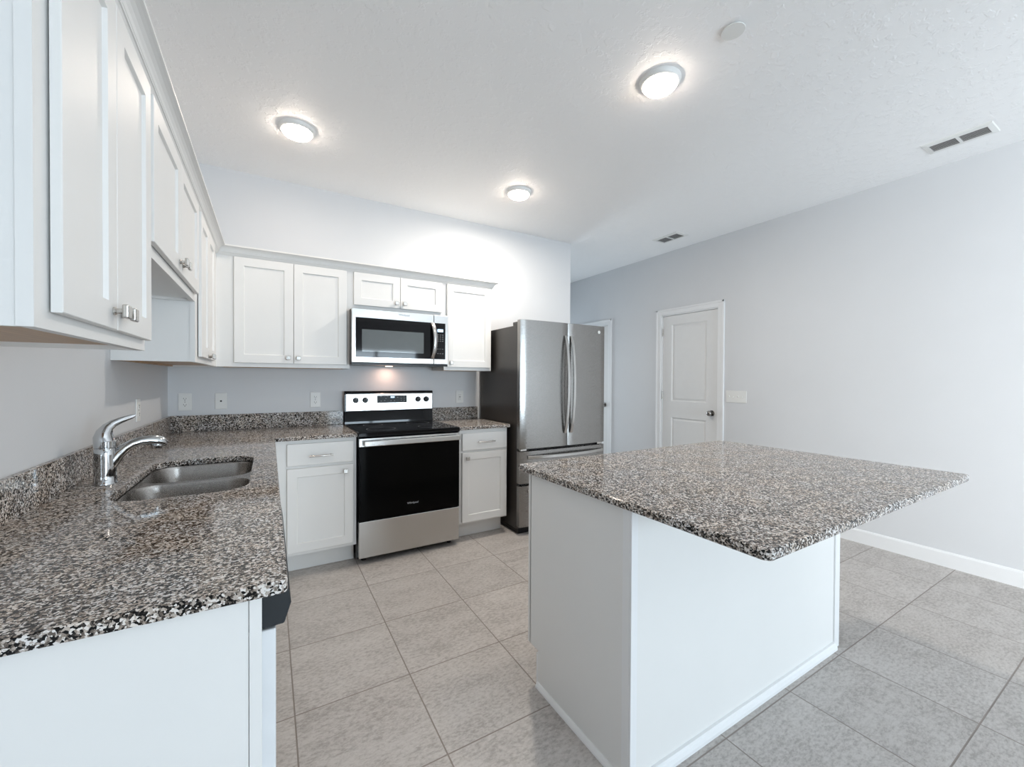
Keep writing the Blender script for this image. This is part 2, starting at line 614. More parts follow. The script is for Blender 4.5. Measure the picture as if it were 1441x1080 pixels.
# two-panel doors on the right wall (local frame: x along the wall, -y into the room)
def panel_door(name, y0, y1, latch_near):
    w = y1 - y0
    root = struct_empty(name, (XR, y1, 0))
    root.rotation_euler = (0, 0, -math.pi / 2)     # local x -> -Y, local -y -> -X
    # casing, 68 mm wide with a stepped outer edge
    bm = bm_new()
    cw = 0.068
    for a, b_ in ((-cw, 0.0), (w, w + cw)):
        box(bm, a, b_, -0.012, 0, 0, DZ + cw, 0.002)
        if a < 0:
            box(bm, a, a + 0.022, -0.018, -0.010, 0, DZ + cw, 0.003)
        else:
            box(bm, b_ - 0.022, b_, -0.018, -0.010, 0, DZ + cw, 0.003)
    box(bm, 0, w, -0.012, 0, DZ, DZ + cw, 0.002)
    box(bm, -cw, w + cw, -0.018, -0.010, DZ + cw - 0.022, DZ + cw, 0.003)
    obj('casing', bm, M['trim'], root)
    bm = bm_new()
    box(bm, 0.0, 0.012, 0, T, 0, DZ - 0.012); box(bm, w - 0.012, w, 0, T, 0, DZ - 0.012); box(bm, 0, w, 0, T, DZ - 0.012, DZ)
    obj('jamb', bm, M['trim'], root)
    # slab with two recessed panels
    bm = bm_new()
    x0, x1, z0, z1 = 0.015, w - 0.015, 0.012, DZ - 0.016
    fy = 0.010
    px0, px1 = x0 + 0.125, x1 - 0.125
    holes = [(px0, px1, 0.22, 0.855), (px0, px1, 1.045, 1.94)]
    box(bm, x0, px0, fy, fy + 0.035, z0, z1); box(bm, px1, x1, fy, fy + 0.035, z0, z1)
    box(bm, px0, px1, fy, fy + 0.035, z0, holes[0][2]); box(bm, px0, px1, fy, fy + 0.035, holes[0][3], holes[1][2]); box(bm, px0, px1, fy, fy + 0.035, holes[1][3], z1)
    for a, b_, c, d in holes:
        b = bmesh.new()
        lv = []
        for ins, yy in ((0, fy), (0.012, fy + 0.011), (0.022, fy + 0.011), (0.034, fy + 0.005)):
            lv.append([b.verts.new(p) for p in ((a + ins, yy, c + ins), (b_ - ins, yy, c + ins), (b_ - ins, yy, d - ins), (a + ins, yy, d - ins))])
        for k in range(3):
            for i in range(4):
                b.faces.new((lv[k][i], lv[k][(i + 1) % 4], lv[k + 1][(i + 1) % 4], lv[k + 1][i]))
        b.faces.new(lv[3])
        bmesh.ops.recalc_face_normals(b, faces=b.faces[:])
        join_bm(bm, b)
    slab = obj('slab', bm, M['door'], root)
    lx = (w - 0.075) if latch_near else 0.075
    bm = bm_new()
    lathe(bm, [(0.031, fy), (0.031, fy - 0.006), (0.012, fy - 0.010), (0.011, fy - 0.030), (0.020, fy - 0.036), (0.0275, fy - 0.047), (0.0275, fy - 0.058), (0.020, fy - 0.068), (0.006, fy - 0.072)], lx, 0, 0.939, 'y', 24)
    obj('door_knob', bm, M['bronze'], slab, True, 'dark nickel door knob')
    hx = 0.012 if latch_near else w - 0.012
    for hz in (0.22, 1.11, 1.86):
        bm = bm_new()
        tube(bm, [(hx, fy - 0.006, hz - 0.045), (hx, fy - 0.006, hz + 0.045)], 0.007, 10)
        box(bm, hx - 0.012, hx + 0.012, fy - 0.003, fy + 0.002, hz - 0.045, hz + 0.045)
        obj('hinge', bm, M['nickel'], slab, False, 'satin metal hinge')
panel_door('door_1', DA0, DA1, True)
panel_door('door_2', DB0, DB1, True)

# ---------------------------------------------------------------- cabinetry (local frame: x along the run, -y into the room, y=0 the wall)
def shaker(bm, x0, x1, z0, z1, yb, th=DT, rail=0.056, rec=0.008):
    b = bmesh.new()
    yf = yb - th
    e = 0.0015
    def ring(ins, y):
        return [b.verts.new(p) for p in ((x0 + ins, y, z0 + ins), (x1 - ins, y, z0 + ins), (x1 - ins, y, z1 - ins), (x0 + ins, y, z1 - ins))]
    L = [ring(0, yb), ring(0, yf + e), ring(e, yf), ring(rail, yf), ring(rail + 0.004, yf + rec)]
    for k in range(4):
        for i in range(4):
            b.faces.new((L[k][i], L[k][(i + 1) % 4], L[k + 1][(i + 1) % 4], L[k + 1][i]))
    b.faces.new(L[0])
    b.faces.new(L[4])
    bmesh.ops.recalc_face_normals(b, faces=b.faces[:])
    join_bm(bm, b)

def knob(parent, x, z, yf, mat=None):
    bm = bm_new()
    lathe(bm, [(0.0085, yf), (0.0085, yf - 0.003), (0.006, yf - 0.006), (0.006, yf - 0.017)], x, 0, z, 'y', 16)
    box(bm, x - 0.0145, x + 0.0145, yf - 0.027, yf - 0.016, z - 0.0145, z + 0.0145, 0.003, 2)
    obj('knob', bm, mat or M['nickel'], parent, False, 'square satin nickel knob')

def pull(parent, x0, x1, z, yf):
    bm = bm_new()
    for x in (x0 + 0.012, x1 - 0.012):
        lathe(bm, [(0.006, yf), (0.005, yf - 0.024)], x, 0, z, 'y', 12)
    n = 10
    tube(bm, [(x0 + (x1 - x0) * i / n, yf - 0.024 - 0.006 * math.sin(math.pi * i / n), z) for i in range(n + 1)], 0.0055, 10)
    obj('pull_handle', bm, M['nickel'], parent, True, 'slim satin nickel bar pull')

def frame_bm(x0, x1, z0, z1, yf, openings, th=0.019):
    """face frame: a rectangle with rectangular openings side by side or stacked on a grid"""
    bm = bm_new()
    xs = sorted({x0, x1} | {o[0] for o in openings} | {o[1] for o in openings})
    zs = sorted({z0, z1} | {o[2] for o in openings} | {o[3] for o in openings})
    b = bmesh.new()
    V = {}
    def v(x, z):
        if (x, z) not in V:
            V[(x, z)] = b.verts.new((x, yf, z))
        return V[(x, z)]
    for i in range(len(xs) - 1):
        for k in range(len(zs) - 1):
            mx, mz = (xs[i] + xs[i + 1]) / 2, (zs[k] + zs[k + 1]) / 2
            if any(o[0] < mx < o[1] and o[2] < mz < o[3] for o in openings):
                continue
            b.faces.new((v(xs[i], zs[k]), v(xs[i + 1], zs[k]), v(xs[i + 1], zs[k + 1]), v(xs[i], zs[k + 1])))
    r = bmesh.ops.extrude_face_region(b, geom=b.faces[:])
    bmesh.ops.translate(b, verts=[q for q in r['geom'] if isinstance(q, bmesh.types.BMVert)], vec=(0, th, 0))
    bmesh.ops.recalc_face_normals(b, faces=b.faces[:])
    join_bm(bm, b)
    return bm

def wall_cabinet(label, loc, rz, w, h, doors, dz, knobs, body_x=None, knob_mat=None, under='wood'):
    """doors: (x0,x1) list; dz: (z0,z1); knobs: (x,z) list, one per door"""
    root = thing('wall_cabinet', label, 'cabinet', loc, rz, 'white wall cabinets')
    bx0, bx1 = body_x or (0.004, w - 0.004)
    yb = -UF + 0.019
    bm = bm_new()
    box(bm, bx0, bx0 + 0.012, yb, -0.001, 0, h); box(bm, bx1 - 0.012, bx1, yb, -0.001, 0, h)
    box(bm, bx0 + 0.012, bx1 - 0.012, yb, -0.001, h - 0.012, h); box(bm, bx0 + 0.012, bx1 - 0.012, -0.006, -0.001, 0.01, h - 0.012)
    obj('body', bm, M['white'], root)
    bm = bm_new()
    box(bm, bx0 + 0.012, bx1 - 0.012, yb, -0.006, 0.012, 0.024)
    box(bm, bx0 + 0.012, bx1 - 0.012, -0.030, -0.006, 0.001, 0.012)
    obj('underside', bm, M[under], root, False, 'bare wood underside' if under == 'wood' else None)
    ops = [(a + 0.014, b_ - 0.014, dz[0] + 0.014, dz[1] - 0.014) for a, b_ in doors]
    obj('face_frame', frame_bm(0, w, 0, h, -UF, ops), M['white'], root)
    for (a, b_), kn in zip(doors, knobs):
        bm = bm_new()
        shaker(bm, a, b_, dz[0], dz[1], -UF - 0.004, DT - 0.004)
        d = obj('door', bm, M['white'], root)
        knob(d, kn[0], kn[1], -UF - DT, knob_mat)
    return root

ZB, ZT = 1.366, 2.126
DZ0, DZ1 = 1.394 - ZB, 2.104 - ZB
R90 = math.pi / 2
# left run (local x runs towards the range wall)
wall_cabinet('tall white two-door wall cabinet nearest the viewer, above the end of the sink counter', (0, 0.894, ZB), R90, 0.635, ZT - ZB,
             [(0.043, 0.3185), (0.3215, 0.620)], (DZ0, DZ1), [(0.292, 0.066), (0.348, 0.066)])
ZS = 1.650
wall_cabinet('short raised white two-door wall cabinet over the sink', (0, 1.529, ZS), R90, 0.913, ZT - ZS,
             [(0.020, 0.4405), (0.4435, 0.895)], (1.683 - ZS, 2.104 - ZS), [(0.412, 0.070), (0.474, 0.070)], under='white')
wall_cabinet('white two-door wall cabinet in the corner, on the sink wall', (0, 2.442, ZB), R90, D - UF - 2.442, ZT - ZB,
             [(0.070, 0.3585), (0.3615, 0.652)], (DZ0, DZ1), [(0.330, 0.042), (0.392, 0.042)], (0.004, D - 2.442 - 0.003))
# range-wall run
wall_cabinet('wide white two-door wall cabinet between the corner and the microwave', (UF, D, ZB), 0, 1.127 - UF, ZT - ZB,
             [(0.397 - UF, 0.7485 - UF), (0.7515 - UF, 1.1036 - UF)], (DZ0, DZ1), [(0.716 - UF, 1.434 - ZB), (0.780 - UF, 1.434 - ZB)], (0.006, 1.127 - UF - 0.002))
ZM = 1.819
wall_cabinet('small white two-door wall cabinet right above the microwave', (1.127, D, ZM), 0, 0.761, ZT - ZM,
             [(0.028, 0.3805), (0.3835, 0.736)], (1.855 - ZM, 2.104 - ZM), [(0.352, 0.075), (0.416, 0.075)])
wall_cabinet('single-door white wall cabinet between the microwave and the refrigerator', (1.888, D, ZB), 0, 0.453, ZT - ZB,
             [(0.022, 0.4405)], (DZ0, DZ1), [(0.056, 1.431 - ZB)])
# crown moulding running over both runs
bm = bm_new()
sweep(bm, [(0.001, 0.894), (UF + 0.001, 0.894), (UF + 0.001, D - UF - 0.001), (2.341, D - UF - 0.001), (2.341, D - 0.001)],
      [(0, 2.108), (0.003, 2.108), (0.015, 2.124), (0.018, 2.125), (0.018, 2.131), (0.020, 2.133), (0.023, 2.141), (0.029, 2.149), (0.037, 2.155), (0.045, 2.158), (0.0525, 2.160), (0.0525, 2.169), (0, 2.169)])
tag(obj('crown_molding', bm, M['white']), 'white stepped crown molding along the tops of all the wall cabinets', 'molding')

ZC = CT - CTH - 0.0005      # underside of the worktops
def base_cabinet(name, label, loc, rz, w, depth, doors, drawers, knobs, pulls, tkz=0.136, tkd=0.10, body_x=None, false_fronts=()):
    root = thing(name, label, 'cabinet', loc, rz, 'white base cabinets')
    bx0, bx1 = body_x or (0.001, w - 0.001)
    yb = -depth + 0.019
    bm = bm_new()
    box(bm, bx0, bx0 + 0.016, yb, -0.002, tkz, ZC); box(bm, bx1 - 0.016, bx1, yb, -0.002, tkz, ZC)
    box(bm, bx0 + 0.016, bx1 - 0.016, yb, -0.002, tkz, tkz + 0.016); box(bm, bx0 + 0.016, bx1 - 0.016, -0.010, -0.002, tkz + 0.016, ZC)
    obj('body', bm, M['white'], root)
    bm = bm_new(); box(bm, bx0, bx1, -depth + tkd, -0.05, 0.0, tkz); obj('toe_kick', bm, M['white'], root)
    ops = [(a + 0.014, b_ - 0.014, c + 0.014, d - 0.014) for a, b_, c, d in list(doors) + list(drawers) + list(false_fronts)]
    obj('face_frame', frame_bm(0, w, tkz, ZC, -depth, ops), M['white'], root)
    for (a, b_, c, d), kn in zip(doors, knobs):
        bm = bm_new(); shaker(bm, a, b_, c, d, -depth - 0.0015, DT - 0.0015)
        o = obj('door', bm, M['white'], root)
        if kn:
            knob(o, kn[0], kn[1], -depth - DT)
    for (a, b_, c, d), pl in zip(drawers, pulls):
        bm = bm_new(); box(bm, a, b_, -depth - DT, -depth - 0.0015, c, d, 0.002, 1)
        o = obj('drawer', bm, M['white'], root)
        pull(o, pl[0], pl[1], pl[2], -depth - DT)
    for a, b_, c, d in false_fronts:
        bm = bm_new(); box(bm, a, b_, -depth - DT, -depth - 0.0015, c, d, 0.002, 1)
        obj('drawer_front', bm, M['white'], root)
    return root

BF = 0.622
base_cabinet('base_cabinet', 'white base cabinet with one drawer and one door left of the range', (0.611, D, 0), 0, 1.121 - 0.611, BF,
             [(0.698 - 0.611, 1.100 - 0.611, 0.158, 0.703)], [(0.698 - 0.611, 1.100 - 0.611, 0.722, 0.864)],
             [(1.047 - 0.611, 0.662)], [(0.826 - 0.611, 0.968 - 0.611, 0.781)])
base_cabinet('base_cabinet', 'narrow white base cabinet between the range and the refrigerator', (1.882, D, 0), 0, 2.327 - 1.882, BF,
             [(1.914 - 1.882, 2.315 - 1.882, 0.149, 0.703)], [(1.914 - 1.882, 2.315 - 1.882, 0.722, 0.858)],
             [(1.953 - 1.882, 0.661)], [(2.047 - 1.882, 2.196 - 1.882, 0.786)])
LF = 0.589
base_cabinet('sink_cabinet', 'white two-door base cabinet that carries the sink', (0, 1.512, 0), R90, 0.918, LF,
             [(0.018, 0.4575, 0.158, 0.703), (0.4605, 0.900, 0.158, 0.703)], [], [(0.428, 0.662), (0.490, 0.662)], [], false_fronts=[(0.018, 0.4575, 0.722, 0.864), (0.4605, 0.900, 0.722, 0.864)])
base_cabinet('base_cabinet', 'white blind base cabinet turning the inside corner of the counter', (0, 2.432, 0), R90, D - BF - 2.432, LF,
             [(0.018, 0.500, 0.158, 0.864)], [], [(0.296, 0.783)], [], body_x=(0.001, D - 2.432 - 0.004))

# end panel of the sink counter
root = thing('end_panel', 'plain white end panel under the near end of the sink counter', 'panel', (0, 0.886, 0))
bm = bm_new(); box(bm, 0.001, 0.568, 0.003, 0.018, 0, ZC); obj('panel', bm, M['white'], root)
bm = bm_new(); box(bm, 0.569, 0.589, 0, 0.018, 0, ZC, 0.001); obj('stile', bm, M['white'], root)

# dishwasher (faces +X)
root = thing('dishwasher', 'white dishwasher with projecting black control panel under the sink counter', 'dishwasher', (0, 0.906, 0), R90)
wd = 0.600
bm = bm_new(); box(bm, 0.003, wd - 0.003, -0.560, -0.03, 0.10, 0.872); obj('tub', bm, M['grey'], root)
bm = bm_new()
prism(bm, [(-0.560, 0.876), (-0.634, 0.880), (-0.638, 0.852), (-0.626, 0.814), (-0.560, 0.812)], 'x', 0.002, wd - 0.002, 0.002)
obj('control_panel', bm, M['navy'], root, False, 'black control panel with bevelled lower edge')
bm = bm_new(); box(bm, 0.002, wd - 0.002, -0.612, -0.561, 0.112, 0.809, 0.003, 2); obj('door', bm, M['dwdoor'], root)
bm = bm_new(); box(bm, 0.006, wd - 0.006, -0.54, -0.50, 0.0, 0.098); obj('kick_plate', bm, M['black'], root)

# ---------------------------------------------------------------- worktops, sink, faucet
SX0, SX1, SY0, SY1, SRD = 0.170, 0.537, 1.662, 2.376, 0.095
E0 = 0.872
root = thing('countertop', 'L-shaped speckled granite counter with the sink cut into it', 'countertop', (0, 0, CT))
rr_ = 0.012
outer = [(0.002, E0)]
for i in range(5):
    a = math.radians(-90 + 90 * i / 4)
    outer.append((0.631 - rr_ + rr_ * math.cos(a), E0 + rr_ + rr_ * math.sin(a)))
outer += [(0.631, 2.9785), (1.123, 2.9785), (1.123, D - 0.002), (0.002, D - 0.002)]
bm = bm_new()
slab_with_hole(bm, outer, [rrect(SX0, SX1, SY0, SY1, SRD)], -CTH, 0, 0.0035)
obj('slab', bm, M['granite'], root)
bm = bm_new(); box(bm, 0.002, 0.020, E0, D - 0.020, 0, 0.112, 0.002); obj('backsplash', bm, M['granite'], root)
bm = bm_new(); box(bm, 0.002, 1.123, D - 0.020, D - 0.002, 0, 0.112, 0.002); obj('backsplash', bm, M['granite'], root)
root = thing('countertop', 'short speckled granite counter beside the refrigerator', 'countertop', (0, 0, CT))
bm = bm_new(); box(bm, 1.880, 2.3435, 2.9785, D - 0.002, -CTH, 0, 0.0035, 2); obj('slab', bm, M['granite'], root)
bm = bm_new(); box(bm, 1.885, 2.345, D - 0.020, D - 0.002, 0, 0.112, 0.002); obj('backsplash', bm, M['granite'], root)

root = thing('kitchen_sink', 'stainless steel double-bowl sink set under the granite counter', 'sink', (0, 0, ZC))
def bowl(bm, x0, x1, y0, y1, r):
    b = bmesh.new()
    L = []
    for ins, z, rad in ((0, -0.001, r), (0.003, -0.012, r), (0.010, -0.13, r), (0.022, -0.165, r * 0.95), (0.050, -0.182, r * 0.8), (0.10, -0.186, r * 0.5)):
        L.append([b.verts.new((x, y, z)) for x, y in rrect(x0 + ins, x1 - ins, y0 + ins, y1 - ins, max(rad - ins * 0.3, 0.02))])
    n = len(L[0])
    for k in range(len(L) - 1):
        for i in range(n):
            b.faces.new((L[k][i], L[k][(i + 1) % n], L[k + 1][(i + 1) % n], L[k + 1][i]))
    b.faces.new(L[-1])
    bmesh.ops.recalc_face_normals(b, faces=b.faces[:])
    bmesh.ops.reverse_faces(b, faces=b.faces[:])
    join_bm(bm, b)
bm = bm_new()
B1 = (SX0 + 0.003, SX1 - 0.003, SY0 + 0.003, 2.000)
B2 = (SX0 + 0.003, SX1 - 0.003, 2.030, SY1 - 0.003)
slab_with_hole(bm, rrect(SX0 - 0.025, SX1 + 0.025, SY0 - 0.025, SY1 + 0.025, 0.11), [rrect(*B1, 0.085), rrect(*B2, 0.085)], -0.004, -0.001, 0)
bowl(bm, *B1, 0.085); bowl(bm, *B2, 0.085)
obj('bowls', bm, M['sinksteel'], root, True)
for by in ((B1[2] + B1[3]) / 2, (B2[2] + B2[3]) / 2):
    bm = bm_new(); lathe(bm, [(0.045, -0.185), (0.045, -0.181), (0.036, -0.180), (0.030, -0.184), (0.012, -0.184)], (SX0 + SX1) / 2, by, 0, 'z', 24)
    obj('drain', bm, M['chrome'], root, True)

# faucet: local x is the direction of the spout
root = thing('faucet', 'chrome single-lever faucet with low curved spout behind the sink', 'faucet', (0.1, 1.983, CT), math.radians(20))
bm = bm_new()
lathe(bm, [(0.0335, 0.0), (0.0335, 0.004), (0.0315, 0.007), (0.0305, 0.03), (0.0300, 0.10), (0.0295, 0.122), (0.0285, 0.124)], 0, 0, 0, 'z', 32)
body = obj('base', bm, M['chrome'], root, True)
bm = bm_new()
lathe(bm, [(0.0275, 0.124), (0.0275, 0.127), (0.0300, 0.129), (0.0305, 0.150), (0.0285, 0.152)], 0, 0, 0, 'z', 32)
obj('collar', bm, M['chrome'], root, True)
bm = bm_new()
sp = [(0.004, 0.060), (0.018, 0.080), (0.034, 0.102), (0.052, 0.120), (0.072, 0.133), (0.095, 0.140), (0.118, 0.141), (0.138, 0.138), (0.152, 0.132), (0.161, 0.124), (0.164, 0.115)]
tube(bm, [(x, 0, z) for x, z in sp], [0.026, 0.024, 0.0205, 0.018, 0.0165, 0.0165, 0.018, 0.0205, 0.020, 0.016, 0.009], 20)
obj('spout', bm, M['chrome'], root, True)
bm = bm_new()
lathe(bm, [(0.015, 0), (0.020, -0.004), (0.020, -0.014), (0.017, -0.018), (0.012, -0.018)], 0.140, 0, 0.125, 'z', 24)
obj('spray_head', bm, M['chrome'], root, True)
bm = bm_new()
hd = [(-0.002, 0.150), (-0.004, 0.165), (-0.001, 0.183), (0.008, 0.200), (0.022, 0.212), (0.040, 0.221), (0.058, 0.228), (0.074, 0.234), (0.081, 0.238)]
tube(bm, [(x, 0, z) for x, z in hd], [0.0290, 0.0272, 0.0225, 0.0165, 0.0125, 0.0095, 0.0075, 0.006, 0.003], 20, [(1, 1), (1, 1), (1, 1), (1, 0.95), (1.05, 0.8), (1.15, 0.6), (1.2, 0.5), (1.2, 0.45), (1.1, 0.4)])
obj('lever_handle', bm, M['chrome'], root, True)

# ---------------------------------------------------------------- range
def text_part(name, body, size, mat, parent, loc, rot, label=None):
    cu_ = bpy.data.curves.new(name, 'FONT')
    cu_.body = body
    cu_.size = size
    cu_.extrude = 0.0003
    cu_.align_x = 'CENTER'
    cu_.align_y = 'CENTER'
    t = bpy.data.objects.new(name, cu_)
    COL.objects.link(t)
    bpy.context.view_layer.update()
    me = bpy.data.meshes.new_from_object(t.evaluated_get(bpy.context.evaluated_depsgraph_get()))
    bpy.data.objects.remove(t)
    bpy.data.curves.remove(cu_)
    me.materials.clear()
    me.materials.append(mat)
    o = bpy.data.objects.new(name, me)
    COL.objects.link(o)
    o.parent = parent
    o.location = loc
    o.rotation_euler = rot
    if label:
        o['label'] = label
    return o
FRONT = (R90, 0, 0)

RX0, RX1, RF = 1.1275, 1.8755, 0.674
RW = RX1 - RX0
root = thing('range', 'freestanding stainless and black glass electric range between the base cabinets', 'range', (RX0, D, 0))
bm = bm_new(); box(bm, 0.001, RW - 0.001, -RF + 0.046, -0.03, 0.03, 0.904); obj('body', bm, M['black'], root)
for lx in (0.05, RW - 0.05):
    for ly in (-0.58, -0.10):
        bm = bm_new(); lathe(bm, [(0.018, 0), (0.018, 0.02), (0.010, 0.03)], lx, ly, 0, 'z', 12); obj('foot', bm, M['black'], root)
bm = bm_new()
box(bm, 0.0, RW, -RF - 0.004, -0.062, 0.9045, 0.918, 0.004, 2)
prism(bm, [(-RF - 0.004, 0.912), (-RF - 0.004, 0.890), (-RF + 0.010, 0.878), (-RF + 0.046, 0.878), (-RF + 0.046, 0.9045)], 'x', 0.0, RW, 0.001)
top = obj('cooktop', bm, M['blackglass'], root)
for x, y, r in ((0.19, -0.50, 0.105), (0.56, -0.50, 0.085), (0.19, -0.22, 0.075), (0.56, -0.22, 0.095)):
    bm = bm_new(); lathe(bm, [(r, 0.9181), (r, 0.9184), (r - 0.004, 0.9184), (r - 0.004, 0.9181)], x, y, 0, 'z', 40, False); obj('burner_ring', bm, M['ring'], top)
bm = bm_new()
prism(bm, [(-0.062, 0.906), (-0.060, 0.935), (-0.050, 1.018), (-0.060, 1.018), (-0.060, 1.030), (-0.056, 1.160), (-0.058, 1.172), (-0.050, 1.186), (-0.022, 1.186), (-0.016, 0.906)], 'x', 0.0, RW, 0.002)
bg_ = obj('backguard', bm, M['blackglass'], root)
bm = bm_new()
prism(bm, [(-0.0605, 1.021), (-0.0650, 1.024), (-0.0610, 1.162), (-0.0570, 1.166)], 'x', 0.012, RW - 0.006, 0.001)
panel = obj('control_panel', bm, M['steelh'], root, False, 'brushed stainless control panel')
bm = bm_new(); prism(bm, [(-0.0630, 1.085), (-0.0650, 1.086), (-0.0632, 1.147), (-0.0612, 1.148)], 'x', 0.257, 0.510); disp = obj('display', bm, M['ovenglass'], panel)
def yp(z):
    return -0.0654 + (z - 1.086) * (0.0018 / 0.061)
bm = bm_new(); prism(bm, [(yp(1.127), 1.127), (yp(1.127) - 0.0006, 1.127), (yp(1.140) - 0.0006, 1.140), (yp(1.140), 1.140)], 'x', 0.370, 0.402); obj('clock_glow', bm, M['blue'], panel)
for x, z in ((0.285, 1.138), (0.315, 1.138), (0.340, 1.138), (0.285, 1.100), (0.315, 1.104), (0.325, 1.120), (0.368, 1.101), (0.398, 1.101), (0.425, 1.130), (0.455, 1.138), (0.480, 1.138), (0.455, 1.120), (0.482, 1.120), (0.455, 1.102), (0.482, 1.102)):
    bm = bm_new(); box(bm, x, x + 0.009, yp(z) - 0.0006, yp(z), z, z + 0.002); obj('button_mark', bm, M['mark'], panel)
for kx in (1.213, 1.289, 1.737, 1.812):
    bm = bm_new()
    x = kx - RX0
    lathe(bm, [(0.0235, -0.062), (0.0235, -0.068), (0.0205, -0.072), (0.0190, -0.086), (0.0170, -0.089)], x, 0, 1.111, 'y', 24)
    box(bm, x - 0.004, x + 0.004, -0.097, -0.086, 1.093, 1.129, 0.0015)
    kb = obj('control_knob', bm, M['black'], panel, True, 'black round control knob')
    bm = bm_new(); box(bm, x - 0.001, x + 0.001, -0.0975, -0.0970, 1.118, 1.128); obj('pointer', bm, M['mark'], kb)
    bm = bm_new(); box(bm, x - 0.005, x + 0.005, -0.0648, -0.0636, 1.072, 1.075); obj('knob_mark', bm, M['grey'], panel)
bm = bm_new()
box(bm, 0.003, RW - 0.003, -RF, -RF + 0.044, 0.301, 0.817, 0.0015)
dr = obj('oven_door', bm, M['ovenglass'], root, False, 'black glass oven door')
bm = bm_new(); box(bm, 0.003, RW - 0.003, -RF, -RF + 0.044, 0.8175, 0.876, 0.002); obj('door_trim', bm, M['steelh'], dr, False, 'stainless band across the top of the oven door')
bm = bm_new()
box(bm, 0.030, RW - 0.012, -RF - 0.046, -RF - 0.032, 0.824, 0.862, 0.005, 2)
for x in (0.034, RW - 0.054):
    box(bm, x, x + 0.035, -RF - 0.036, -RF + 0.001, 0.830, 0.856, 0.003)
obj('oven_handle', bm, M['steelh'], dr)
text_part('logo', 'Whirlpool', 0.020, M['mark'], dr, (0.379, -RF - 0.0004, 0.384), FRONT, 'small pale maker lettering')
bm = bm_new(); box(bm, 0.003, RW - 0.003, -RF + 0.002, -RF + 0.044, 0.045, 0.2965, 0.003, 2); obj('storage_drawer', bm, M['steelh'], root, False, 'brushed stainless storage drawer')

# ---------------------------------------------------------------- microwave
MF = 0.392
root = thing('microwave', 'stainless over-the-range microwave with black glass door above the range', 'microwave', (1.127, D, 1.391))
MW, MH = 0.7615, 0.426
bm = bm_new(); box(bm, 0.001, MW - 0.001, -MF + 0.035, -0.002, 0.006, MH); obj('body', bm, M['black'], root)
bm = bm_new()
dx1 = 1.765 - 1.127
box(bm, 0.0, dx1 - 0.001, -MF, -MF + 0.034, 0.022, MH, 0.003, 2)
md = obj('door', bm, M['steelh'], root)
bm = bm_new(); box(bm, 0.028, dx1 - 0.001, -MF - 0.0025, -MF + 0.002, 0.062, 0.360, 0.001); gl = obj('door_glass', bm, M['blackglass'], md)
bm = bm_new(); box(bm, 0.073, 0.551, -MF - 0.0035, -MF - 0.002, 0.104, 0.272, 0.0004); obj('window_screen', bm, M['screen'], md, False, 'grey mesh window in the black glass')
bm = bm_new()
hp = []
n = 12
for i in range(n + 1):
    t = i / n
    hp.append((0.628 + 0.010 * math.sin(math.pi * t), -MF - 0.004 - 0.040 * math.sin(math.pi * t) ** 0.6, 0.070 + 0.286 * t))
tube(bm, hp, 0.016, 12, (1.1, 0.45))
obj('door_handle', bm, M['steelh'], md, True, 'bowed vertical steel handle')
text_part('logo', 'Whirlpool', 0.021, M['fridge_side'], md, (0.392, -MF - 0.0003, 0.402), FRONT, 'small grey maker lettering')
bm = bm_new(); box(bm, dx1 + 0.001, MW, -MF, -MF + 0.034, 0.022, MH, 0.003, 2); cp = obj('control_panel', bm, M['steelh'], root)
bm = bm_new(); box(bm, dx1 + 0.004, 0.737, -MF - 0.0025, -MF + 0.002, 0.062, 0.360, 0.001); obj('keypad', bm, M['blackglass'], cp, False, 'black glass keypad')
bm = bm_new(); box(bm, 0.668, 0.716, -MF - 0.0032, -MF - 0.0026, 0.288, 0.310); obj('clock_glow', bm, M['blue'], cp)
for i in range(3):
    bx = 0.668 + i * 0.021
    for j, (wj, zj) in enumerate(((0.008, 0.262), (0.008, 0.245), (0.008, 0.228), (0.008, 0.211), (0.005, 0.145), (0.007, 0.108))):
        bm = bm_new(); box(bm, bx, bx + wj, -MF - 0.0032, -MF - 0.0026, zj, zj + 0.003); obj('button_mark', bm, M['mark'], cp)
bm = bm_new()
box(bm, 0.002, MW - 0.002, -MF + 0.006, -MF + 0.034, 0.004, 0.020)
for i in range(24):
    box(bm, 0.02 + i * 0.030, 0.042 + i * 0.030, -MF + 0.003, -MF + 0.008, 0.008, 0.016)
obj('bottom_vent', bm, M['black'], root)
bm = bm_new(); lathe(bm, [(0.030, 0.0055), (0.030, 0.002), (0.024, 0.001)], 0.345, -0.105, 0, 'z', 20); hl = obj('cooktop_lamp', bm, M['hoodlens'], root, True)
la = area_light('cooktop_lamp_light', (0.345, -0.105, -0.004), (0, 0, 0), 0.05, 0.05, 0.5, (1.0, 0.62, 0.46), 'DISK')
la.parent = root

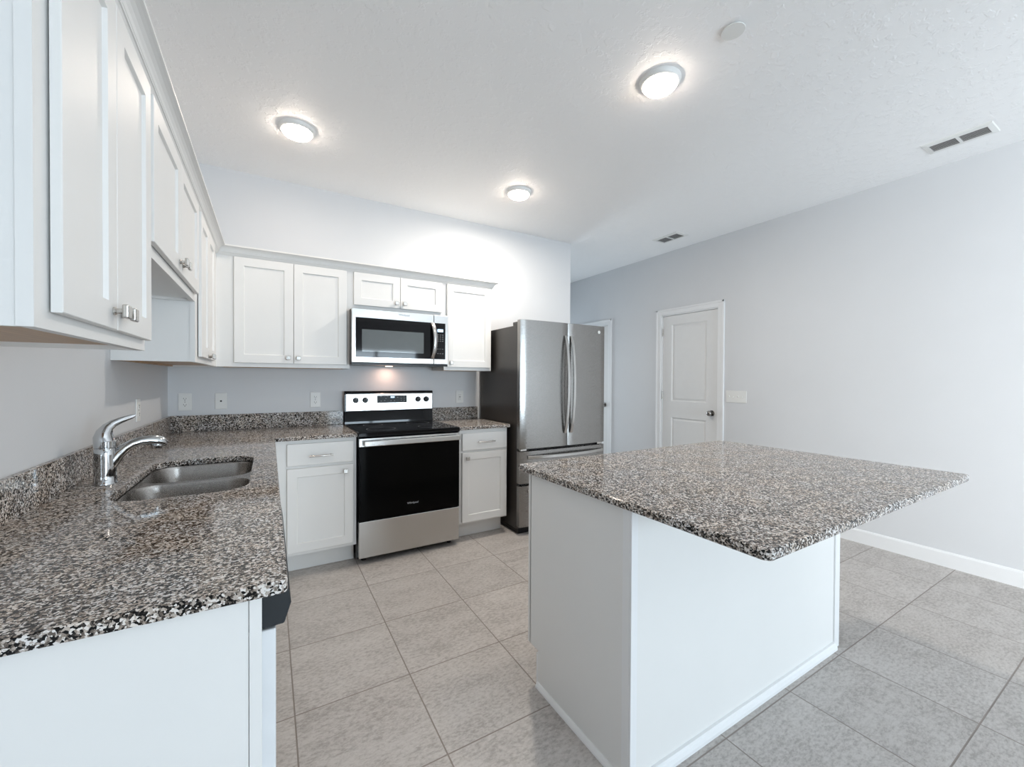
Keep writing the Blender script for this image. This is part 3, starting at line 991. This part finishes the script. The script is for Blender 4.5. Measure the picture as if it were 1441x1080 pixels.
# ---------------------------------------------------------------- refrigerator
FX0, FX1, FF = 2.3675, 3.2905, 0.786
FW = FX1 - FX0
root = thing('refrigerator', 'tall stainless French-door refrigerator with charcoal sides at the end of the range wall', 'refrigerator', (FX0, D, 0))
bm = bm_new(); box(bm, 0.003, FW - 0.003, -FF + 0.072, -0.03, 0.045, 1.742, 0.003); obj('cabinet', bm, M['fridge_side'], root, False, 'charcoal cabinet sides')
bm = bm_new(); box(bm, 0.02, FW - 0.02, -FF + 0.075, -0.06, 0.0, 0.044); obj('base', bm, M['black'], root)
def fridge_front(bm, x0, x1, z0, z1):
    pts = []
    n = 14
    for i in range(n + 1):
        t = i / n
        x = x0 + (x1 - x0) * t
        u = 2 * (x / FW) - 1
        edge = min(x - x0, x1 - x)
        rnd = 0.010 * max(0, 1 - edge / 0.012) ** 2
        pts.append((x, -FF + 0.004 - 0.012 * (1 - u * u) + 0.010 + rnd))
    pts += [(x1, -FF + 0.068), (x0, -FF + 0.068)]
    prism(bm, pts, 'z', z0, z1)
def fy(x):
    u = 2 * (x / FW) - 1
    return -FF + 0.014 - 0.012 * (1 - u * u)
SPL = 2.847 - FX0
for a, b_, hx, s in ((0.001, SPL - 0.002, SPL - 0.030, -1), (SPL + 0.002, FW - 0.001, SPL + 0.034, 1)):
    bm = bm_new(); fridge_front(bm, a, b_, 0.716, 1.783)
    d = obj('door', bm, M['steel'], root, True, 'stainless upper door')
    bm = bm_new()
    z0, z1, n = 0.826, 1.672, 18
    b = bmesh.new()
    rings = []
    for i in range(n + 1):
        t = i / n
        z = z0 + (z1 - z0) * t
        bow = math.sin(math.pi * t) ** 0.55
        y1 = fy(hx) - 0.008 - 0.052 * bow
        y0 = y1 + 0.014 + 0.002 * (1 - bow)
        if i in (0, n):
            y1, y0 = fy(hx) - 0.012, fy(hx) - 0.001
        hw = 0.0135
        rings.append([b.verts.new(q) for q in ((hx - hw, y0, z), (hx - hw, y1 + 0.004, z), (hx - hw + 0.004, y1, z), (hx + hw - 0.004, y1, z), (hx + hw, y1 + 0.004, z), (hx + hw, y0, z))])
    for k in range(n):
        for i in range(6):
            b.faces.new((rings[k][i], rings[k][(i + 1) % 6], rings[k + 1][(i + 1) % 6], rings[k + 1][i]))
    b.faces.new(rings[0]); b.faces.new(rings[-1])
    bmesh.ops.recalc_face_normals(b, faces=b.faces[:])
    join_bm(bm, b)
    obj('door_handle', bm, M['steelh'], d, True, 'bowed vertical steel handle')
    if s > 0:
        bx = 3.211 - FX0
        bm = bm_new(); lathe(bm, [(0.0145, fy(bx) + 0.001), (0.0145, fy(bx) - 0.002), (0.011, fy(bx) - 0.003)], bx, 0, 1.727, 'y', 20)
        obj('badge', bm, M['plastic'], d, True, 'small pale round badge')
for z0, z1, hz, nm in ((0.429, 0.694, 0.645, 'upper'), (0.070, 0.408, 0.365, 'lower')):
    bm = bm_new(); fridge_front(bm, 0.001, FW - 0.001, z0, z1)
    d = obj('freezer_drawer', bm, M['steel'], root, True)
    bm = bm_new()
    n = 18
    b = bmesh.new()
    rings = []
    xa, xb_ = 0.070, FW - 0.030
    for i in range(n + 1):
        t = i / n
        x = xa + (xb_ - xa) * t
        bow = math.sin(math.pi * t) ** 0.55
        y1 = fy(x) - 0.008 - 0.048 * bow
        y0 = y1 + 0.014
        if i in (0, n):
            y1, y0 = fy(x) - 0.012, fy(x) - 0.001
        hw = 0.0135
        rings.append([b.verts.new(q) for q in ((x, y0, hz - hw), (x, y1 + 0.004, hz - hw), (x, y1, hz - hw + 0.004), (x, y1, hz + hw - 0.004), (x, y1 + 0.004, hz + hw), (x, y0, hz + hw))])
    for k in range(n):
        for i in range(6):
            b.faces.new((rings[k][i], rings[k][(i + 1) % 6], rings[k + 1][(i + 1) % 6], rings[k + 1][i]))
    b.faces.new(rings[0]); b.faces.new(rings[-1])
    bmesh.ops.recalc_face_normals(b, faces=b.faces[:])
    join_bm(bm, b)
    obj('drawer_handle', bm, M['steelh'], d, True, 'bowed horizontal steel handle')
for hx in (0.045, FW - 0.045):
    bm = bm_new(); box(bm, hx - 0.04, hx + 0.04, -FF + 0.040, -FF + 0.15, 1.7425, 1.772, 0.004, 2); obj('hinge_cover', bm, M['fridge_side'], root)
    bm = bm_new(); box(bm, hx - 0.03, hx + 0.03, -FF + 0.03, -FF + 0.10, 0.6965, 0.7135, 0.002); obj('hinge', bm, M['nickel'], root)

# ---------------------------------------------------------------- island (doors face the range: local x -> -X, local -y -> +Y)
IX0, IX1, IY0, IY1 = 1.574, 2.988, 0.906, 1.500
root = thing('kitchen_island_cabinet', 'white panelled island cabinet standing alone on the tile floor', 'kitchen island', (IX1, IY0, 0), math.pi)
iw, idp = IX1 - IX0, IY1 - IY0
bm = bm_new()
for a, b_ in ((0.012, 0.026), (iw - 0.026, iw - 0.012)):
    box(bm, a, b_, -idp + 0.03, -0.014, 0.15, ZC)
box(bm, 0.026, iw - 0.026, -idp + 0.03, -0.014, 0.15, 0.165)
obj('body', bm, M['white'], root)
side = [(-0.010, 0.0), (-0.516, 0.0), (-0.516, 0.150), (-0.579, 0.150), (-0.579, ZC), (-0.010, ZC)]
for a, b_ in ((0.0, 0.011), (iw - 0.011, iw)):
    bm = bm_new(); prism(bm, side, 'x', a, b_); obj('side_panel', bm, M['white'], root)
bm = bm_new(); box(bm, 0.011, iw - 0.011, -0.013, -0.004, 0.0, ZC); obj('back_panel', bm, M['white'], root)
for a, b_ in ((-0.004, 0.042), (iw - 0.022, iw + 0.006)):
    bm = bm_new()
    box(bm, a, b_, -0.0045, 0.003, 0.0, ZC, 0.001)
    if a < 0:
        box(bm, a, a + 0.004, -0.024, -0.0045, 0.0, ZC, 0.001)
    else:
        box(bm, b_ - 0.0055, b_, -0.036, -0.0045, 0.0, ZC, 0.0015)
    obj('corner_trim', bm, M['trim'], root)
bm = bm_new()
QR = [(0, 0), (0.014, 0), (0.013, 0.006), (0.009, 0.013), (0.004, 0.018), (0, 0.019)]
sweep(bm, [(iw + 0.0001, -0.516), (iw + 0.0001, -0.036)], QR)
prism(bm, [(-0.0036, 0.0), (0.016, 0.0), (0.0155, 0.012), (0.011, 0.024), (0.005, 0.030), (-0.0036, 0.031)], 'x', 0.042, iw - 0.022)
prism(bm, [(iw + 0.0001, -0.528), (iw + 0.0001, -0.516), (iw - 0.010, -0.516), (iw - 0.010, -0.528)], 'z', 0, 0.135)
obj('shoe_molding', bm, M['trim'], root)
bm = bm_new(); box(bm, 0.012, iw - 0.012, -0.530, -0.516, 0.0, 0.149); obj('toe_kick', bm, M['white'], root)
fr = [(0.025, 0.475), (0.482, 0.932), (0.939, iw - 0.025)]
ops = [(a + 0.014, b_ - 0.014, 0.19, 0.69) for a, b_ in fr] + [(a + 0.014, b_ - 0.014, 0.735, 0.85) for a, b_ in fr]
obj('face_frame', frame_bm(0, iw, 0.150, ZC, -idp + 0.0, ops), M['white'], root)
for a, b_ in fr:
    bm = bm_new(); shaker(bm, a, b_, 0.170, 0.705, -idp - 0.0015, DT - 0.0015); d = obj('door', bm, M['white'], root); knob(d, b_ - 0.04, 0.660, -idp - DT)
    bm = bm_new(); box(bm, a, b_, -idp - DT, -idp - 0.0015, 0.722, 0.864, 0.002); d = obj('drawer', bm, M['white'], root); pull(d, (a + b_) / 2 - 0.07, (a + b_) / 2 + 0.07, 0.79, -idp - DT)
bm = bm_new()
slab_with_hole(bm, rrect(1.549, 3.047, 0.487, 1.560, 0.022, 4), [], ZC + 0.0005, CT, 0.003, 1)
o = obj('island_countertop', bm, M['granite'])
tag(o, 'large speckled granite worktop overhanging the white island', 'countertop')

# ---------------------------------------------------------------- small wall plates (local frame as the cabinets: -y into the room)
def plate(bm, w, h):
    box(bm, -w / 2, w / 2, -0.006, 0, -h / 2, h / 2, 0.0025, 2)
def outlet(name, label, loc, rz, kind):
    root = thing(name, label, 'outlet' if name != 'light_switch' else 'switch', loc, rz)
    if kind == 'duplex':
        bm = bm_new(); plate(bm, 0.075, 0.120); obj('cover_plate', bm, M['plastic'], root)
        for s in (0.021, -0.021):
            bm = bm_new()
            prism(bm, [(0.017 * math.cos(a) , s + max(-0.0125, min(0.0125, 0.017 * math.sin(a)))) for a in [2 * math.pi * i / 24 for i in range(24)]], 'y', -0.0085, -0.0055)
            r = obj('socket', bm, M['plastic'], root)
            bm = bm_new(); box(bm, -0.0085, -0.0062, -0.0090, -0.0084, s - 0.001, s + 0.0075); obj('slot', bm, M['dark'], r)
            bm = bm_new(); box(bm, 0.0060, 0.0082, -0.0090, -0.0084, s - 0.001, s + 0.0065); obj('slot', bm, M['dark'], r)
            bm = bm_new(); lathe(bm, [(0.0028, -0.0090), (0.0028, -0.0084)], 0, 0, s - 0.007, 'y', 10); obj('ground_hole', bm, M['dark'], r)
        bm = bm_new(); lathe(bm, [(0.0035, -0.0070), (0.0035, -0.0058)], 0, 0, 0, 'y', 10); obj('screw', bm, M['grey'], root)
    elif kind == 'cable':
        bm = bm_new(); plate(bm, 0.072, 0.116); obj('cover_plate', bm, M['plastic'], root)
        bm = bm_new(); lathe(bm, [(0.0062, -0.0095), (0.0062, -0.0058)], 0, 0, 0, 'y', 12); obj('jack', bm, M['dark'], root)
    elif kind == 'gfci':
        bm = bm_new(); plate(bm, 0.075, 0.120); obj('cover_plate', bm, M['plastic'], root)
        bm = bm_new(); box(bm, -0.0165, 0.0165, -0.0085, -0.0055, -0.033, 0.033, 0.001); r = obj('socket', bm, M['plastic'], root)
        for s in (0.021, -0.021):
            for sx in (-0.007, 0.007):
                bm = bm_new(); box(bm, sx - 0.001, sx + 0.001, -0.0090, -0.0084, s - 0.004, s + 0.004); obj('slot', bm, M['dark'], r)
        for s in (0.0035, -0.0035):
            bm = bm_new(); box(bm, -0.009, 0.009, -0.0100, -0.0084, s - 0.0025, s + 0.0025); obj('test_button', bm, M['grey'], r)
    elif kind == 'switch':
        bm = bm_new(); plate(bm, 0.212, 0.120); obj('cover_plate', bm, M['plastic'], root)
        for k in range(4):
            x = -0.069 + k * 0.046
            bm = bm_new(); box(bm, x - 0.005, x + 0.005, -0.007, -0.005, -0.012, 0.012)
            up = 1 if k in (0, 2) else -1
            prism(bm, [(-0.006, -0.005), (-0.006, 0.005), (-0.018, 0.003 + 0.008 * up), (-0.018, -0.003 + 0.008 * up)], 'x', x - 0.0035, x + 0.0035)
            obj('toggle', bm, M['plastic'], root)
    return root
outlet('wall_outlet', 'white duplex outlet on the range wall, nearest the corner above the counter', (0.094, D, 1.121), 0, 'duplex')
outlet('cable_jack_plate', 'white plate with one small black jack on the range wall', (0.300, D, 1.123), 0, 'cable')
outlet('wall_outlet', 'white duplex outlet on the wall just left of the range', (0.917, D, 1.120), 0, 'duplex')
outlet('wall_outlet', 'white rectangular-faced outlet between the range and the refrigerator', (2.162, D, 1.122), 0, 'gfci')
outlet('wall_outlet', 'white outlet on the sink wall behind the faucet handle', (0.0, 2.875, 1.118), R90, 'duplex')
outlet('light_switch', 'wide white four-toggle switch plate beside the white panelled door', (XR, 2.426, 1.126), -R90, 'switch')

# ---------------------------------------------------------------- ceiling fittings
def ceiling_light(label, x, y, watts):
    root = thing('ceiling_light', label, 'ceiling light', (x, y, H), 0, 'round recessed ceiling lights')
    bm = bm_new(); lathe(bm, [(0.100, 0.0), (0.100, -0.006), (0.094, -0.020), (0.088, -0.024), (0.084, -0.024), (0.084, -0.014)], 0, 0, 0, 'z', 48, False); obj('trim_ring', bm, M['plastic'], root, True)
    bm = bm_new(); lathe(bm, [(0.0835, -0.018), (0.0830, -0.028), (0.074, -0.039), (0.055, -0.045), (0.030, -0.048), (0.004, -0.049)], 0, 0, 0, 'z', 48); obj('diffuser', bm, M['ledface'], root, True, 'glowing warm white lens')
    l = area_light('ceiling_light_lamp', (0, 0, -0.052), (0, 0, 0), 0.14, 0.14, watts, (1.0, 0.92, 0.82), 'DISK')
    l.parent = root
ceiling_light('lit round ceiling light nearest the sink wall, over the counter corner', 0.747, 2.827, 1.0)
ceiling_light('lit round ceiling light in front of the refrigerator, smallest of the three', 2.336, 2.848, 22)
ceiling_light('lit round ceiling light above the island, nearest the plain white disc', 2.303, 1.428, 4)
root = thing('sprinkler_cover', 'plain unlit white disc on the ceiling beyond the island light', 'ceiling cover', (2.325, 1.060, H))
bm = bm_new(); lathe(bm, [(0.030, 0.0), (0.030, -0.006)], 0, 0, 0, 'z', 24); obj('stem', bm, M['grey'], root)
bm = bm_new(); lathe(bm, [(0.045, -0.006), (0.047, -0.007), (0.046, -0.010), (0.004, -0.0105)], 0, 0, 0, 'z', 40); obj('disc', bm, M['plastic'], root, True)

def vent(label, x0, x1, y0, y1):
    cx, cy = (x0 + x1) / 2, (y0 + y1) / 2
    root = thing('ceiling_vent', label, 'air vent', (cx, cy, H), 0, 'white ceiling vents')
    w, l = (x1 - x0) / 2, (y1 - y0) / 2
    m = 0.040
    bm = bm_new()
    b = bmesh.new()
    def ring(a, c, z):
        return [b.verts.new(q) for q in ((-a, -c, z), (a, -c, z), (a, c, z), (-a, c, z))]
    L = [ring(w, l, 0), ring(w - 0.004, l - 0.004, -0.005), ring(w - 0.03, l - 0.025, -0.009), ring(w - m, l - m + 0.012, -0.009), ring(w - m, l - m + 0.012, 0)]
    for k in range(4):
        for i in range(4):
            b.faces.new((L[k][i], L[k][(i + 1) % 4], L[k + 1][(i + 1) % 4], L[k + 1][i]))
    bmesh.ops.recalc_face_normals(b, faces=b.faces[:])
    join_bm(bm, b)
    box(bm, -w + m, w - m, -0.007, 0.007, -0.009, -0.001)
    obj('frame', bm, M['plastic'], root)
    bm = bm_new(); box(bm, -w + m, w - m, -l + m - 0.012, l - m + 0.012, -0.001, -0.0002); obj('duct', bm, M['duct'], root)
    for a, c in ((-l + m - 0.012, -0.007), (0.007, l - m + 0.012)):
        bm = bm_new()
        n = 6
        for i in range(n):
            x = -w + m + 0.006 + (2 * (w - m) - 0.012) * i / (n - 1)
            prism(bm, [(x + 0.0022, -0.0085), (x + 0.0010, -0.0088), (x - 0.0022, -0.0052), (x - 0.0010, -0.0049)], 'y', a, c)
        obj('louver_bank', bm, M['louver'], root)
vent('large white ceiling vent nearest the viewer, by the right wall', 4.210, 4.394, 0.654, 0.962)
vent('small far white ceiling vent near the passage beside the refrigerator', 4.165, 4.367, 2.770, 3.080)
